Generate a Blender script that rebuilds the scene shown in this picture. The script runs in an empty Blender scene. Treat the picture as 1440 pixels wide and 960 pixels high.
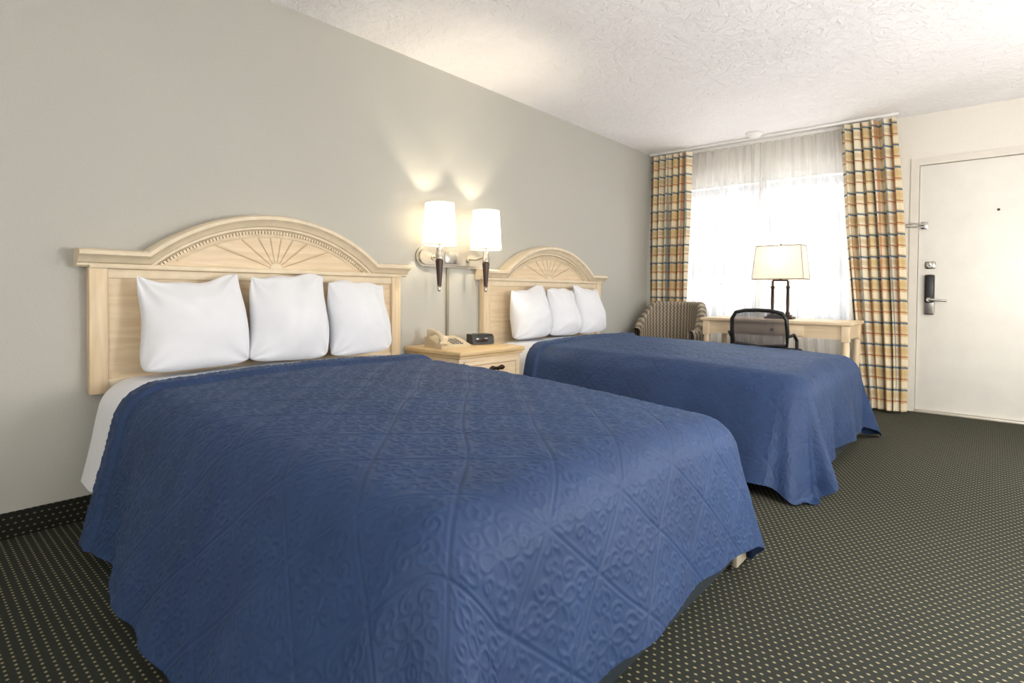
import bpy, bmesh, math, random
import numpy as np
from math import sin, cos, pi, radians, sqrt, atan2
from mathutils import Matrix, Vector, Euler, noise
random.seed(4)
S = bpy.context.scene
COL = S.collection
try:
    S.view_settings.view_transform = 'Standard'
    S.view_settings.look = 'None'
except Exception:
    pass

# ------------------------------------------------------------------ materials
def lin(c):
    return tuple(((v/255.0)/12.92 if v/255.0 <= 0.04045 else (((v/255.0)+0.055)/1.055)**2.4) for v in c) + (1,)

class NT:
    def __init__(s, name):
        s.m = bpy.data.materials.new(name); s.m.use_nodes = True
        s.t = s.m.node_tree; s.b = s.t.nodes['Principled BSDF']; s.out = s.t.nodes['Material Output']
    def n(s, typ, **kw):
        x = s.t.nodes.new(typ)
        for k, v in kw.items(): setattr(x, k, v)
        return x
    def l(s, a, b): s.t.links.new(a, b)
    def val(s, sock, v):
        if hasattr(v, 'is_output') or isinstance(v, bpy.types.NodeSocket): s.l(v, sock)
        else: sock.default_value = v
    def math(s, op, a, b=0.0, c=None):
        x = s.n('ShaderNodeMath', operation=op)
        s.val(x.inputs[0], a); s.val(x.inputs[1], b)
        if c is not None: s.val(x.inputs[2], c)
        return x.outputs[0]
    def mix(s, f, a, b):
        x = s.n('ShaderNodeMix', data_type='RGBA')
        s.val(x.inputs[0], f); s.val(x.inputs[6], a); s.val(x.inputs[7], b)
        return x.outputs[2]
    def coord(s, which='Object', scale=(1,1,1)):
        tc = s.n('ShaderNodeTexCoord'); mp = s.n('ShaderNodeMapping')
        mp.inputs['Scale'].default_value = scale
        s.l(tc.outputs[which], mp.inputs['Vector']); return mp.outputs[0]
    def noise(s, vec, scale=5, detail=3, rough=.5, dist=0):
        x = s.n('ShaderNodeTexNoise'); s.l(vec, x.inputs['Vector'])
        x.inputs['Scale'].default_value = scale; x.inputs['Detail'].default_value = detail
        x.inputs['Roughness'].default_value = rough; x.inputs['Distortion'].default_value = dist
        return x.outputs['Fac']
    def ramp(s, f, stops):
        x = s.n('ShaderNodeValToRGB'); s.l(f, x.inputs[0])
        e = x.color_ramp.elements
        e[0].position, e[0].color = stops[0]; e[1].position, e[1].color = stops[-1]
        for p, c in stops[1:-1]:
            k = e.new(p); k.color = c
        return x.outputs[0]
    def bump(s, h, strength=.3, dist=.01):
        x = s.n('ShaderNodeBump'); s.l(h, x.inputs['Height'])
        x.inputs['Strength'].default_value = strength; x.inputs['Distance'].default_value = dist
        s.l(x.outputs[0], s.b.inputs['Normal'])

def simple(name, rgb, rough=.5, metal=0, var=.06, scale=12, bump=0, bscale=60, sheen=0, spec=None):
    q = NT(name); c = lin(rgb)
    v = q.coord()
    f = q.noise(v, scale, 3)
    d = tuple(x*(1-var) for x in c[:3])+(1,); e = tuple(min(1, x*(1+var)) for x in c[:3])+(1,)
    q.l(q.ramp(f, [(.3, d), (.7, e)]), q.b.inputs['Base Color'])
    q.b.inputs['Roughness'].default_value = rough; q.b.inputs['Metallic'].default_value = metal
    if sheen:
        q.b.inputs['Sheen Weight'].default_value = sheen
    if spec is not None: q.b.inputs['Specular IOR Level'].default_value = spec
    if bump:
        q.bump(q.noise(v, bscale, 3), bump, .004)
    return q.m

def wood(name, a, b, axis='y', rough=.42):
    q = NT(name)
    sc = {'y': (26, 1.6, 26), 'z': (26, 26, 1.6), 'x': (1.6, 26, 26)}[axis]
    v = q.coord(scale=sc)
    f1 = q.noise(v, 1.3, 5, .6, 1.2)
    w = q.n('ShaderNodeTexWave', wave_type='BANDS', bands_direction={'y': 'Z', 'z': 'Y', 'x': 'Y'}[axis])
    mp = q.coord(scale={'y': (1, .5, 1), 'z': (1, 1, .5), 'x': (.5, 1, 1)}[axis])
    q.l(mp, w.inputs['Vector']); w.inputs['Scale'].default_value = 7; w.inputs['Distortion'].default_value = 9
    w.inputs['Detail'].default_value = 2; w.inputs['Detail Scale'].default_value = .8
    f = q.math('ADD', q.math('MULTIPLY', f1, .85), q.math('MULTIPLY', w.outputs['Fac'], .15))
    q.l(q.ramp(f, [(.25, lin(a)), (.75, lin(b))]), q.b.inputs['Base Color'])
    q.b.inputs['Roughness'].default_value = rough
    q.bump(f1, .08, .002)
    return q.m

def emis(name, rgb, strength, base=None):
    q = NT(name)
    q.b.inputs['Base Color'].default_value = lin(base or rgb)
    v = q.coord(); f = q.noise(v, 20, 2)
    q.l(q.ramp(f, [(.2, tuple(x*.96 for x in lin(rgb)[:3])+(1,)), (.8, lin(rgb))]), q.b.inputs['Emission Color'])
    q.b.inputs['Emission Strength'].default_value = strength
    return q.m

def wall_mat(name, rgb, bs=220, st=.25):
    q = NT(name); v = q.coord()
    c = lin(rgb)
    f = q.noise(v, 160, 4, .65)
    f2 = q.noise(v, 1.2, 2)
    g = q.math('ADD', q.math('MULTIPLY', f, .7), q.math('MULTIPLY', f2, .3))
    q.l(q.ramp(g, [(.3, tuple(x*.93 for x in c[:3])+(1,)), (.7, tuple(min(1, x*1.05) for x in c[:3])+(1,))]), q.b.inputs['Base Color'])
    q.b.inputs['Roughness'].default_value = .62
    q.bump(q.noise(v, bs, 3, .6), st, .003)
    return q.m

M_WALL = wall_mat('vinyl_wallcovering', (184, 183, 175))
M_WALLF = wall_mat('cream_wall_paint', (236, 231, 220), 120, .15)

q = NT('knockdown_ceiling'); v = q.coord()
n1 = q.noise(v, 18, 5, .62, .6)
r1 = q.ramp(n1, [(.42, (0, 0, 0, 1)), (.56, (1, 1, 1, 1))])
n2 = q.noise(v, 90, 2)
h = q.math('ADD', r1, q.math('MULTIPLY', n2, .25))
q.l(q.ramp(q.noise(v, 3, 3), [(.3, lin((248, 246, 247))), (.7, lin((254, 252, 253)))]), q.b.inputs['Base Color'])
q.b.inputs['Roughness'].default_value = .7
q.bump(h, .6, .0065)
M_CEIL = q.m

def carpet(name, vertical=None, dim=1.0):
    q = NT(name); tc = q.n('ShaderNodeTexCoord'); sp = q.n('ShaderNodeSeparateXYZ')
    q.l(tc.outputs['Object'], sp.inputs[0])
    X = sp.outputs[0]; Y = sp.outputs[1]
    if vertical == 'x': X = sp.outputs[1]; Y = sp.outputs[2]
    if vertical == 'y': Y = sp.outputs[2]
    s = 1/.0225
    u = q.math('MULTIPLY', X, s); v = q.math('MULTIPLY', Y, s)
    row = q.math('FLOOR', v)
    off = q.math('MULTIPLY', q.math('PINGPONG', row, 1.0), .5)
    uu = q.math('ADD', u, off)
    du = q.math('SUBTRACT', q.math('FRACT', uu), .5)
    dv = q.math('SUBTRACT', q.math('FRACT', v), .5)
    du2 = q.math('MULTIPLY', q.math('MULTIPLY', du, du), 1.0)
    dv2 = q.math('MULTIPLY', q.math('MULTIPLY', dv, dv), 1.8)
    nz = q.noise(tc.outputs['Object'], 420, 2)
    r = q.math('ADD', q.math('SQRT', q.math('ADD', du2, dv2)), q.math('MULTIPLY', q.math('SUBTRACT', nz, .5), .2))
    f = q.ramp(r, [(.12, (1, 1, 1, 1)), (.25, (0, 0, 0, 1))])
    fib = q.noise(tc.outputs['Object'], 500, 3, .7)
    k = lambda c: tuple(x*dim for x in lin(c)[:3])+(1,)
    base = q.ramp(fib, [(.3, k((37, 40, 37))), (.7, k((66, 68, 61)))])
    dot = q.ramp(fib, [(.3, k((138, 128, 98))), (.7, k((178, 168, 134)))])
    q.l(q.mix(f, base, dot), q.b.inputs['Base Color'])
    q.b.inputs['Roughness'].default_value = .95
    q.b.inputs['Specular IOR Level'].default_value = .1
    hh = q.math('ADD', q.math('MULTIPLY', f, .5), fib)
    q.bump(hh, .5, .004)
    return q.m
M_CARPET = carpet('dotted_carpet')
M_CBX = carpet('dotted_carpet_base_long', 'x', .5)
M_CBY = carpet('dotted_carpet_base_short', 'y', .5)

WA, WB = (212, 188, 152), (233, 212, 180)
M_WOODY = wood('maple_grain_across', WA, WB, 'y')
M_WOODZ = wood('maple_grain_upright', WA, WB, 'z')
M_WOODX = wood('maple_grain_long', WA, WB, 'x')
M_TOP = wood('honey_maple_tabletop', (204, 172, 124), (224, 196, 150), 'y')
M_TRIMW = simple('pickled_maple_moulding', (226, 210, 182), .42, 0, .05, 18)
M_GROOVE = simple('dark_inlay_wood', (188, 165, 130), .5)  # darker wood of the inlaid ray lines
M_CARVE = simple('dark_carved_wood', (170, 142, 104), .5)
M_WHITE = simple('white_cotton', (230, 232, 237), .8, 0, .02, 8, .12, 260, sheen=.1)
M_CREAM = simple('cream_enamel', (237, 233, 224), .45, 0, .03, 6, .06, 90)
M_GUARD = simple('beige_plastic_guard', (176, 168, 148), .5)
M_JAMB = simple('cream_door_frame', (228, 222, 210), .45, 0, .03)
M_DARK = simple('black_plastic', (28, 27, 27), .35)
M_GREYP = simple('grey_plastic', (110, 108, 104), .4)
M_BRONZE = simple('dark_bronze', (58, 42, 30), .35, .7)
M_CHROME = simple('brushed_chrome', (190, 186, 178), .25, 1.0)
M_NICKEL = simple('brushed_nickel', (190, 183, 170), .38, .75)
M_DKWOOD = simple('dark_walnut', (58, 30, 18), .3, 0, .2, 30)
M_PHONE = simple('beige_plastic', (206, 190, 158), .4)
M_TEAL = simple('dark_teal_base_fabric', (26, 38, 46), .9, 0, .1, 30, .2, 300)
M_WFRAME = simple('white_window_frame', (236, 236, 234), .4)
M_CABLE = simple('beige_cord_cover', (140, 134, 118), .5)
M_PLASTICW = simple('white_plastic', (240, 238, 234), .45, 0, .02)
M_PAD = simple('dark_grey_seat_fabric', (72, 66, 68), .9, 0, .15, 60, .3, 300)
M_CONC = simple('walkway_concrete', (170, 172, 176), .9, 0, .08)
M_FACADE = simple('pale_stucco_facade', (164, 172, 184), .9, 0, .06)
M_RAIL = simple('grey_painted_railing', (92, 98, 108), .6)

q = NT('blue_matelasse'); v = q.coord()
f = q.noise(v, 5, 3)
q.l(q.ramp(f, [(.3, lin((34, 54, 90))), (.7, lin((40, 63, 102)))]), q.b.inputs['Base Color'])
q.b.inputs['Roughness'].default_value = .62
q.b.inputs['Sheen Weight'].default_value = .14
q.b.inputs['Sheen Roughness'].default_value = .4
q.b.inputs['Sheen Tint'].default_value = lin((150, 180, 225))
q.b.inputs['Specular IOR Level'].default_value = .34
q.bump(q.noise(v, 330, 3, .7), .25, .002)
M_BLUE = q.m

# plaid
q = NT('plaid_drapery'); tc = q.n('ShaderNodeTexCoord'); sp = q.n('ShaderNodeSeparateXYZ'); q.l(tc.outputs['UV'], sp.inputs[0])
def stripe(c, period, pos, w):
    f = q.math('FRACT', q.math('ADD', q.math('DIVIDE', c, period), 10.0))
    d = q.math('ABSOLUTE', q.math('SUBTRACT', f, pos))
    return q.math('LESS_THAN', d, w)
U, V = sp.outputs[0], sp.outputs[1]
weave = q.noise(q.coord('Object'), 300, 2)
c = q.ramp(weave, [(.3, lin((198, 178, 136))), (.7, lin((217, 199, 159)))])
cream = lin((234, 225, 202)); blue = lin((48, 92, 122)); rust = lin((172, 96, 54)); gold = lin((196, 160, 102))
for crd, per in ((U, .20), (V, .18)):
    c = q.mix(q.math('MULTIPLY', stripe(crd, per, .30, .14), .6), c, cream)
    c = q.mix(q.math('MULTIPLY', stripe(crd, per, .80, .10), .45), c, gold)
for crd, per, k1 in ((U, .20, .65), (V, .18, .88)):
    c = q.mix(q.math('MULTIPLY', stripe(crd, per, .06, .042), k1), c, blue)
    c = q.mix(q.math('MULTIPLY', stripe(crd, per, .55, .030), k1*.95), c, rust)
q.l(c, q.b.inputs['Base Color']); q.b.inputs['Roughness'].default_value = .85
M_PLAID = q.m

# striped upholstery
q = NT('striped_upholstery'); tc = q.n('ShaderNodeTexCoord'); sp = q.n('ShaderNodeSeparateXYZ'); q.l(tc.outputs['UV'], sp.inputs[0])
U, V = sp.outputs[0], sp.outputs[1]
c = q.ramp(q.noise(q.coord('Object'), 200, 2), [(.3, lin((122, 112, 98))), (.7, lin((146, 134, 118)))])
zz = q.math('ADD', U, q.math('MULTIPLY', q.math('PINGPONG', V, .018), .6))
c = q.mix(q.math('MULTIPLY', stripe(zz, .040, .2, .15), .65), c, lin((190, 178, 154)))
c = q.mix(q.math('MULTIPLY', stripe(zz, .040, .65, .11), .75), c, lin((74, 68, 66)))
q.l(c, q.b.inputs['Base Color']); q.b.inputs['Roughness'].default_value = .9
M_UPH = q.m

# sheer: oblique threads overlap, so edge-on folds look denser
q = NT('white_sheer_voile'); t = q.t
tr = q.n('ShaderNodeBsdfTransparent'); tl = q.n('ShaderNodeBsdfTranslucent'); df = q.n('ShaderNodeBsdfDiffuse')
tl.inputs[0].default_value = (.87, .865, .855, 1); df.inputs[0].default_value = (.92, .91, .89, 1)
m1 = q.n('ShaderNodeMixShader'); m1.inputs[0].default_value = .45
q.l(tl.outputs[0], m1.inputs[1]); q.l(df.outputs[0], m1.inputs[2])
m2 = q.n('ShaderNodeMixShader')
lw = q.n('ShaderNodeLayerWeight'); lw.inputs[0].default_value = .5
th_ = q.noise(q.coord(scale=(60, 60, 1)), 1, 2)
op = q.math('ADD', q.math('ADD', .38, q.math('MULTIPLY', th_, .12)), q.math('MULTIPLY', lw.outputs['Facing'], .54))
q.l(q.math('MINIMUM', op, .97), m2.inputs[0])
q.l(tr.outputs[0], m2.inputs[1]); q.l(m1.outputs[0], m2.inputs[2]); q.l(m2.outputs[0], q.out.inputs[0])
M_SHEER = q.m

def shade_mat(name, rgb, e, mixf=.4):
    q = NT(name)
    tl = q.n('ShaderNodeBsdfTranslucent'); df = q.n('ShaderNodeBsdfDiffuse'); em = q.n('ShaderNodeEmission')
    q.l(q.ramp(q.noise(q.coord(), 120, 2), [(.3, tuple(x*.95 for x in lin(rgb)[:3])+(1,)), (.7, lin(rgb))]), tl.inputs[0])
    df.inputs[0].default_value = lin(rgb); em.inputs[0].default_value = lin((255, 244, 224)); em.inputs[1].default_value = e
    a = q.n('ShaderNodeMixShader'); a.inputs[0].default_value = mixf
    q.l(tl.outputs[0], a.inputs[1]); q.l(df.outputs[0], a.inputs[2])
    b = q.n('ShaderNodeAddShader'); q.l(a.outputs[0], b.inputs[0]); q.l(em.outputs[0], b.inputs[1])
    q.l(b.outputs[0], q.out.inputs[0]); return q.m
M_SHADE = shade_mat('lit_linen_shade', (253, 249, 240), .3, .08)
M_SHADE2 = shade_mat('linen_desk_lamp_shade', (240, 236, 228), .14, .55)
M_BULB = emis('glowing_bulb', (255, 226, 176), 6)

q = NT('window_glass'); tr = q.n('ShaderNodeBsdfTransparent'); gl = q.n('ShaderNodeBsdfGlossy'); gl.inputs['Roughness'].default_value = .02
mx = q.n('ShaderNodeMixShader'); mx.inputs[0].default_value = .05
q.l(tr.outputs[0], mx.inputs[1]); q.l(gl.outputs[0], mx.inputs[2]); q.l(mx.outputs[0], q.out.inputs[0]); M_GLASS = q.m

# ------------------------------------------------------------------ builder
class B:
    def __init__(s): s.v = []; s.f = []; s.uv = None
    def addbm(s, bm, mat=None):
        o = len(s.v)
        for x in bm.verts:
            s.v.append(tuple((mat @ x.co) if mat else x.co))
        bm.verts.index_update()
        for x in bm.faces: s.f.append([o+k.index for k in x.verts])
        bm.free(); return s
    def box(s, lo, hi, bev=0, seg=2, rot=None):
        lo = Vector(lo); hi = Vector(hi); c = (lo+hi)/2; d = hi-lo
        bm = bmesh.new(); bmesh.ops.create_cube(bm, size=1)
        for x in bm.verts: x.co = Vector((x.co.x*d.x, x.co.y*d.y, x.co.z*d.z))
        if bev: bmesh.ops.bevel(bm, geom=list(bm.edges), offset=bev, segments=seg, affect='EDGES', profile=.5)
        m = Matrix.Translation(c)
        if rot: m = m @ Euler(rot).to_matrix().to_4x4()
        return s.addbm(bm, m)
    def cyl(s, p0, p1, r0, r1=None, n=20):
        r1 = r0 if r1 is None else r1
        return s.rings([(p0, r0), (p1, r1)], n)
    def rings(s, pr, n=20, cap=True):
        pts = [Vector(p) for p, r in pr]; o = len(s.v)
        up = None
        for i, (p, r) in enumerate(pr):
            a = pts[max(0, i-1)]; b = pts[min(len(pts)-1, i+1)]
            d = (b-a); d = d.normalized() if d.length > 1e-9 else Vector((0, 0, 1))
            if up is None:
                up = Vector((0, 0, 1)) if abs(d.z) < .9 else Vector((1, 0, 0))
            x = d.cross(up).normalized(); y = x.cross(d).normalized(); up = y
            for k in range(n):
                t = 2*pi*k/n
                s.v.append(tuple(Vector(p)+x*cos(t)*r+y*sin(t)*r))
        for i in range(len(pr)-1):
            for k in range(n):
                k2 = (k+1) % n
                s.f.append([o+i*n+k, o+i*n+k2, o+(i+1)*n+k2, o+(i+1)*n+k])
        if cap:
            s.f.append([o+k for k in range(n)][::-1]); s.f.append([o+(len(pr)-1)*n+k for k in range(n)])
        return s
    def tube(s, pts, r, n=10): return s.rings([(p, r) for p in pts], n)
    def lathe(s, c, prof, n=28, cap=False):
        o = len(s.v)
        for r, z in prof:
            for k in range(n):
                t = 2*pi*k/n; s.v.append((c[0]+r*cos(t), c[1]+r*sin(t), c[2]+z))
        for i in range(len(prof)-1):
            for k in range(n):
                k2 = (k+1) % n
                s.f.append([o+i*n+k, o+i*n+k2, o+(i+1)*n+k2, o+(i+1)*n+k])
        if cap:
            s.f.append([o+k for k in range(n)][::-1]); s.f.append([o+(len(prof)-1)*n+k for k in range(n)])
        return s
    def prism(s, poly, axis, a, b):
        o = len(s.v); n = len(poly)
        for val in (a, b):
            for p in poly:
                c = list(p); c.insert(axis, val); s.v.append(tuple(c))
        for k in range(n):
            k2 = (k+1) % n; s.f.append([o+k, o+k2, o+n+k2, o+n+k])
        s.f.append([o+k for k in range(n)][::-1]); s.f.append([o+n+k for k in range(n)])
        return s
    def obj(s, name, mat, parent=None, origin=(0, 0, 0), smooth=35, label=None):
        if parent is not None: origin = parent.get('_o', origin)
        o = Vector(origin)
        me = bpy.data.meshes.new(name)
        me.from_pydata([tuple(Vector(x)-o) for x in s.v], [], s.f)
        if s.uv is not None:
            uvl = me.uv_layers.new(name='UVMap')
            for lp in me.loops: uvl.data[lp.index].uv = s.uv[lp.vertex_index]
        bm = bmesh.new(); bm.from_mesh(me); bmesh.ops.recalc_face_normals(bm, faces=bm.faces); bm.to_mesh(me); bm.free()
        me.materials.append(mat)
        ob = bpy.data.objects.new(name, me); COL.objects.link(ob)
        if smooth:
            for p in me.polygons: p.use_smooth = True
            me.set_sharp_from_angle(angle=radians(smooth))
        if parent is not None: ob.parent = parent
        else: ob.location = o
        ob['_o'] = tuple(o)
        if label: ob['label'] = label
        return ob

def top(name, loc, label, cat, group=None):
    e = bpy.data.objects.new(name, None); e.empty_display_size = .1; COL.objects.link(e)
    e.location = loc; e['_o'] = tuple(loc); e['label'] = label; e['category'] = cat
    if group: e['group'] = group
    return e
def tag(o, label, cat, group=None):
    o['label'] = label; o['category'] = cat
    if group: o['group'] = group
    return o
def struct(o): o['kind'] = 'structure'; return o

def grid(name, P, mat, origin=(0, 0, 0), uv=None, parent=None, flip=False):
    if parent is not None: origin = parent['_o']
    n, m, _ = P.shape
    V = (P.reshape(-1, 3)-np.array(origin)).astype(np.float32)
    i = np.arange(n-1)[:, None]*m+np.arange(m-1)[None, :]
    F = np.stack([i, i+1, i+m+1, i+m], -1).reshape(-1, 4)
    if flip: F = F[:, ::-1]
    me = bpy.data.meshes.new(name)
    me.vertices.add(len(V)); me.vertices.foreach_set('co', V.ravel())
    me.loops.add(F.size); me.loops.foreach_set('vertex_index', F.ravel().astype(np.int32))
    me.polygons.add(len(F)); me.polygons.foreach_set('loop_start', (np.arange(len(F))*4).astype(np.int32))
    try: me.polygons.foreach_set('loop_total', np.full(len(F), 4, np.int32))
    except Exception: pass
    me.update(calc_edges=True); me.validate()
    if uv is not None:
        u = me.uv_layers.new(name='UVMap')
        u.data.foreach_set('uv', uv.reshape(-1, 2)[F.ravel()].astype(np.float32).ravel())
    me.polygons.foreach_set('use_smooth', np.ones(len(F), bool))
    me.materials.append(mat)
    o = bpy.data.objects.new(name, me); COL.objects.link(o)
    if parent is not None: o.parent = parent
    else: o.location = origin
    o['_o'] = tuple(origin)
    return o

def fnoise(A, Bv, scale, seed=0, amp=1.0, oct=3):
    rng = np.random.RandomState(seed); out = np.zeros_like(A)
    for o in range(oct):
        for k in range(5):
            th = rng.uniform(0, 2*pi); f = scale*(1.8**o)*rng.uniform(.7, 1.3); ph = rng.uniform(0, 6.28)
            out += np.sin((A*np.cos(th)+Bv*np.sin(th))*f+ph)/(1.9**o)
    return out*amp/5

# ------------------------------------------------------------------ room
RX, RY0, D, H = 3.95, -2.4, 5.62, 2.44
struct(B().box((-.12, RY0-.12, -.1), (RX+.12, D+.12, 0)).obj('floor', M_CARPET))
struct(B().box((-.12, RY0-.12, H), (RX+.12, D+.12, H+.1)).obj('ceiling', M_CEIL))
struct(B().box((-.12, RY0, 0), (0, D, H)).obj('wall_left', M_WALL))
struct(B().box((RX, RY0, 0), (RX+.12, D, H)).obj('wall_right', M_WALLF))
struct(B().box((-.12, RY0-.12, 0), (RX+.12, RY0, H)).obj('wall_back', M_WALLF))
WX0, WX1, WZ0, WZ1 = .30, 1.88, .66, 2.10
DX0, DX1, DZ = 2.34, 3.26, 2.02
wf = B()
for lo, hi in [((-.12, D, 0), (WX0, D+.12, H)), ((WX0, D, 0), (WX1, D+.12, WZ0)), ((WX0, D, WZ1), (WX1, D+.12, H)),
               ((WX1, D, 0), (DX0-.05, D+.12, H)), ((DX0-.05, D, DZ+.05), (DX1+.05, D+.12, H)), ((DX1+.05, D, 0), (RX+.12, D+.12, H))]:
    wf.box(lo, hi)
struct(wf.obj('wall_far', M_WALLF))
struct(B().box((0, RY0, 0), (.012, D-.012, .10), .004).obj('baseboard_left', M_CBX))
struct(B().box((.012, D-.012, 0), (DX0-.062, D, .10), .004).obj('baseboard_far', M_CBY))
# window
w = struct(B().box((WX0, D+.03, WZ0), (WX0+.05, D+.1, WZ1)).box((WX1-.05, D+.03, WZ0), (WX1, D+.1, WZ1))
           .box((WX0, D+.03, WZ1-.05), (WX1, D+.1, WZ1)).box((WX0, D+.03, WZ0), (WX1, D+.1, WZ0+.05))
           .box((1.06, D+.02, WZ0), (1.14, D+.1, WZ1)).obj('window_1', M_WFRAME))
mb = B()
for x in (.70, 1.50): mb.box((x-.016, D+.05, WZ0+.05), (x+.016, D+.075, WZ1-.05))
for z in (1.06, 1.42, 1.78):
    mb.box((WX0+.05, D+.05, z-.014), (1.06, D+.075, z+.014)); mb.box((1.14, D+.05, z-.014), (WX1-.05, D+.075, z+.014))
mb.obj('muntin_grid', M_WFRAME, w)
B().box((WX0+.05, D+.06, WZ0+.05), (1.06, D+.064, WZ1-.05)).box((1.14, D+.06, WZ0+.05), (WX1-.05, D+.064, WZ1-.05)).obj('glass_pane', M_GLASS, w)
B().box((WX0-.03, D-.03, WZ0-.03), (WX1+.03, D+.02, WZ0), .006).obj('window_sill', M_WFRAME, w)
# door
d = struct(B().box((DX0, D+.006, .02), (DX1, D+.05, DZ), .004).obj('door_1', M_CREAM, origin=(DX0, D, 0)))
B().cyl((2.83, D-.001, 1.62), (2.83, D+.008, 1.62), .009).obj('peephole', M_BRONZE, d)
lk = B().box((2.385, D-.018, .80), (2.455, D+.008, 1.13), .012, 3).obj('lock_plate', M_CHROME, d, label='tall chrome electronic lock plate')
B().box((2.388, D-.034, .90), (2.452, D-.016, 1.125), .012, 3).obj('lock_cover', M_DARK, lk, label='black battery cover of the lock')
B().cyl((2.42, D-.075, .925), (2.42, D-.016, .925), .016).rings([((2.42, D-.07, .925), .013), ((2.47, D-.072, .922), .011), ((2.535, D-.066, .918), .009)], 12).obj('door_handle', M_CHROME, d, label='chrome lever handle')
B().box((2.385, D-.008, 1.175), (2.455, D+.008, 1.235), .01).cyl((2.42, D-.024, 1.205), (2.42, D-.006, 1.205), .02).box((2.412, D-.04, 1.195), (2.428, D-.02, 1.235), .004).obj('deadbolt', M_CHROME, d)
B().box((2.355, D-.010, 1.50), (2.40, D+.008, 1.56), .005).rings([((2.37, D-.02, 1.54), .007), ((2.31, D-.05, 1.545), .006), ((2.25, D-.055, 1.54), .006)], 10).rings([((2.37, D-.02, 1.52), .007), ((2.31, D-.05, 1.515), .006), ((2.25, D-.055, 1.52), .006)], 10).cyl((2.25, D-.055, 1.51), (2.25, D-.055, 1.55), .009).obj('security_latch', M_CHROME, d)
struct(B().box((DX0-.06, D-.012, 0), (DX0-.003, D+.11, DZ+.06)).box((DX1+.003, D-.012, 0), (DX1+.06, D+.11, DZ+.06)).box((DX0-.003, D-.012, DZ+.004), (DX1+.003, D+.11, DZ+.06)).obj('trim_1', M_JAMB))
struct(B().box((DX0-.003, D-.03, 0), (DX1+.003, D+.1, .018), .005).obj('trim_2', simple('aluminium_threshold', (205, 198, 184), .4, .3)))
# smoke detector
sd = B().lathe((1.13, 5.30, H), [(0.0, -.042), (.03, -.042), (.048, -.036), (.06, -.022), (.075, -.018), (.078, -.001), (0, -.001)], 32)
tag(sd.obj('smoke_detector', M_PLASTICW, origin=(1.13, 5.3, H)), 'round white plastic smoke detector on the textured ceiling', 'smoke detector')
# exterior
struct(B().box((-6, D+.14, -.12), (10, D+1.9, -.02)).obj('floor_walkway', M_CONC, origin=(1, 6.5, -.12)))
r = top('balcony_railing', (1.1, D+1.75, -.02), 'grey metal balcony railing on the exterior walkway', 'railing')
rb = B().box((-4, D+1.72, 1.00), (7, D+1.78, 1.05)).box((-4, D+1.73, .1), (7, D+1.77, .14)); rb.obj('rail', M_RAIL, r)
rb = B()
for i in range(88): rb.box((-4+i*.125-.01, D+1.74, .12), (-4+i*.125+.01, D+1.76, 1.02))
o = rb.obj('baluster', M_RAIL, r); o['kind'] = 'stuff'
struct(B().box((-14, 18, -3), (14, 18.4, 3.4)).obj('wall_neighbour', M_FACADE, origin=(0, 18, -3)))
struct(B().box((.2, D+1.6, -.02), (.32, D+1.72, 3.0)).box((-4, D+1.55, 2.55), (7, D+1.75, 2.8)).obj('trim_3', M_FACADE, origin=(.26, D+1.66, -.02)))

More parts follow.
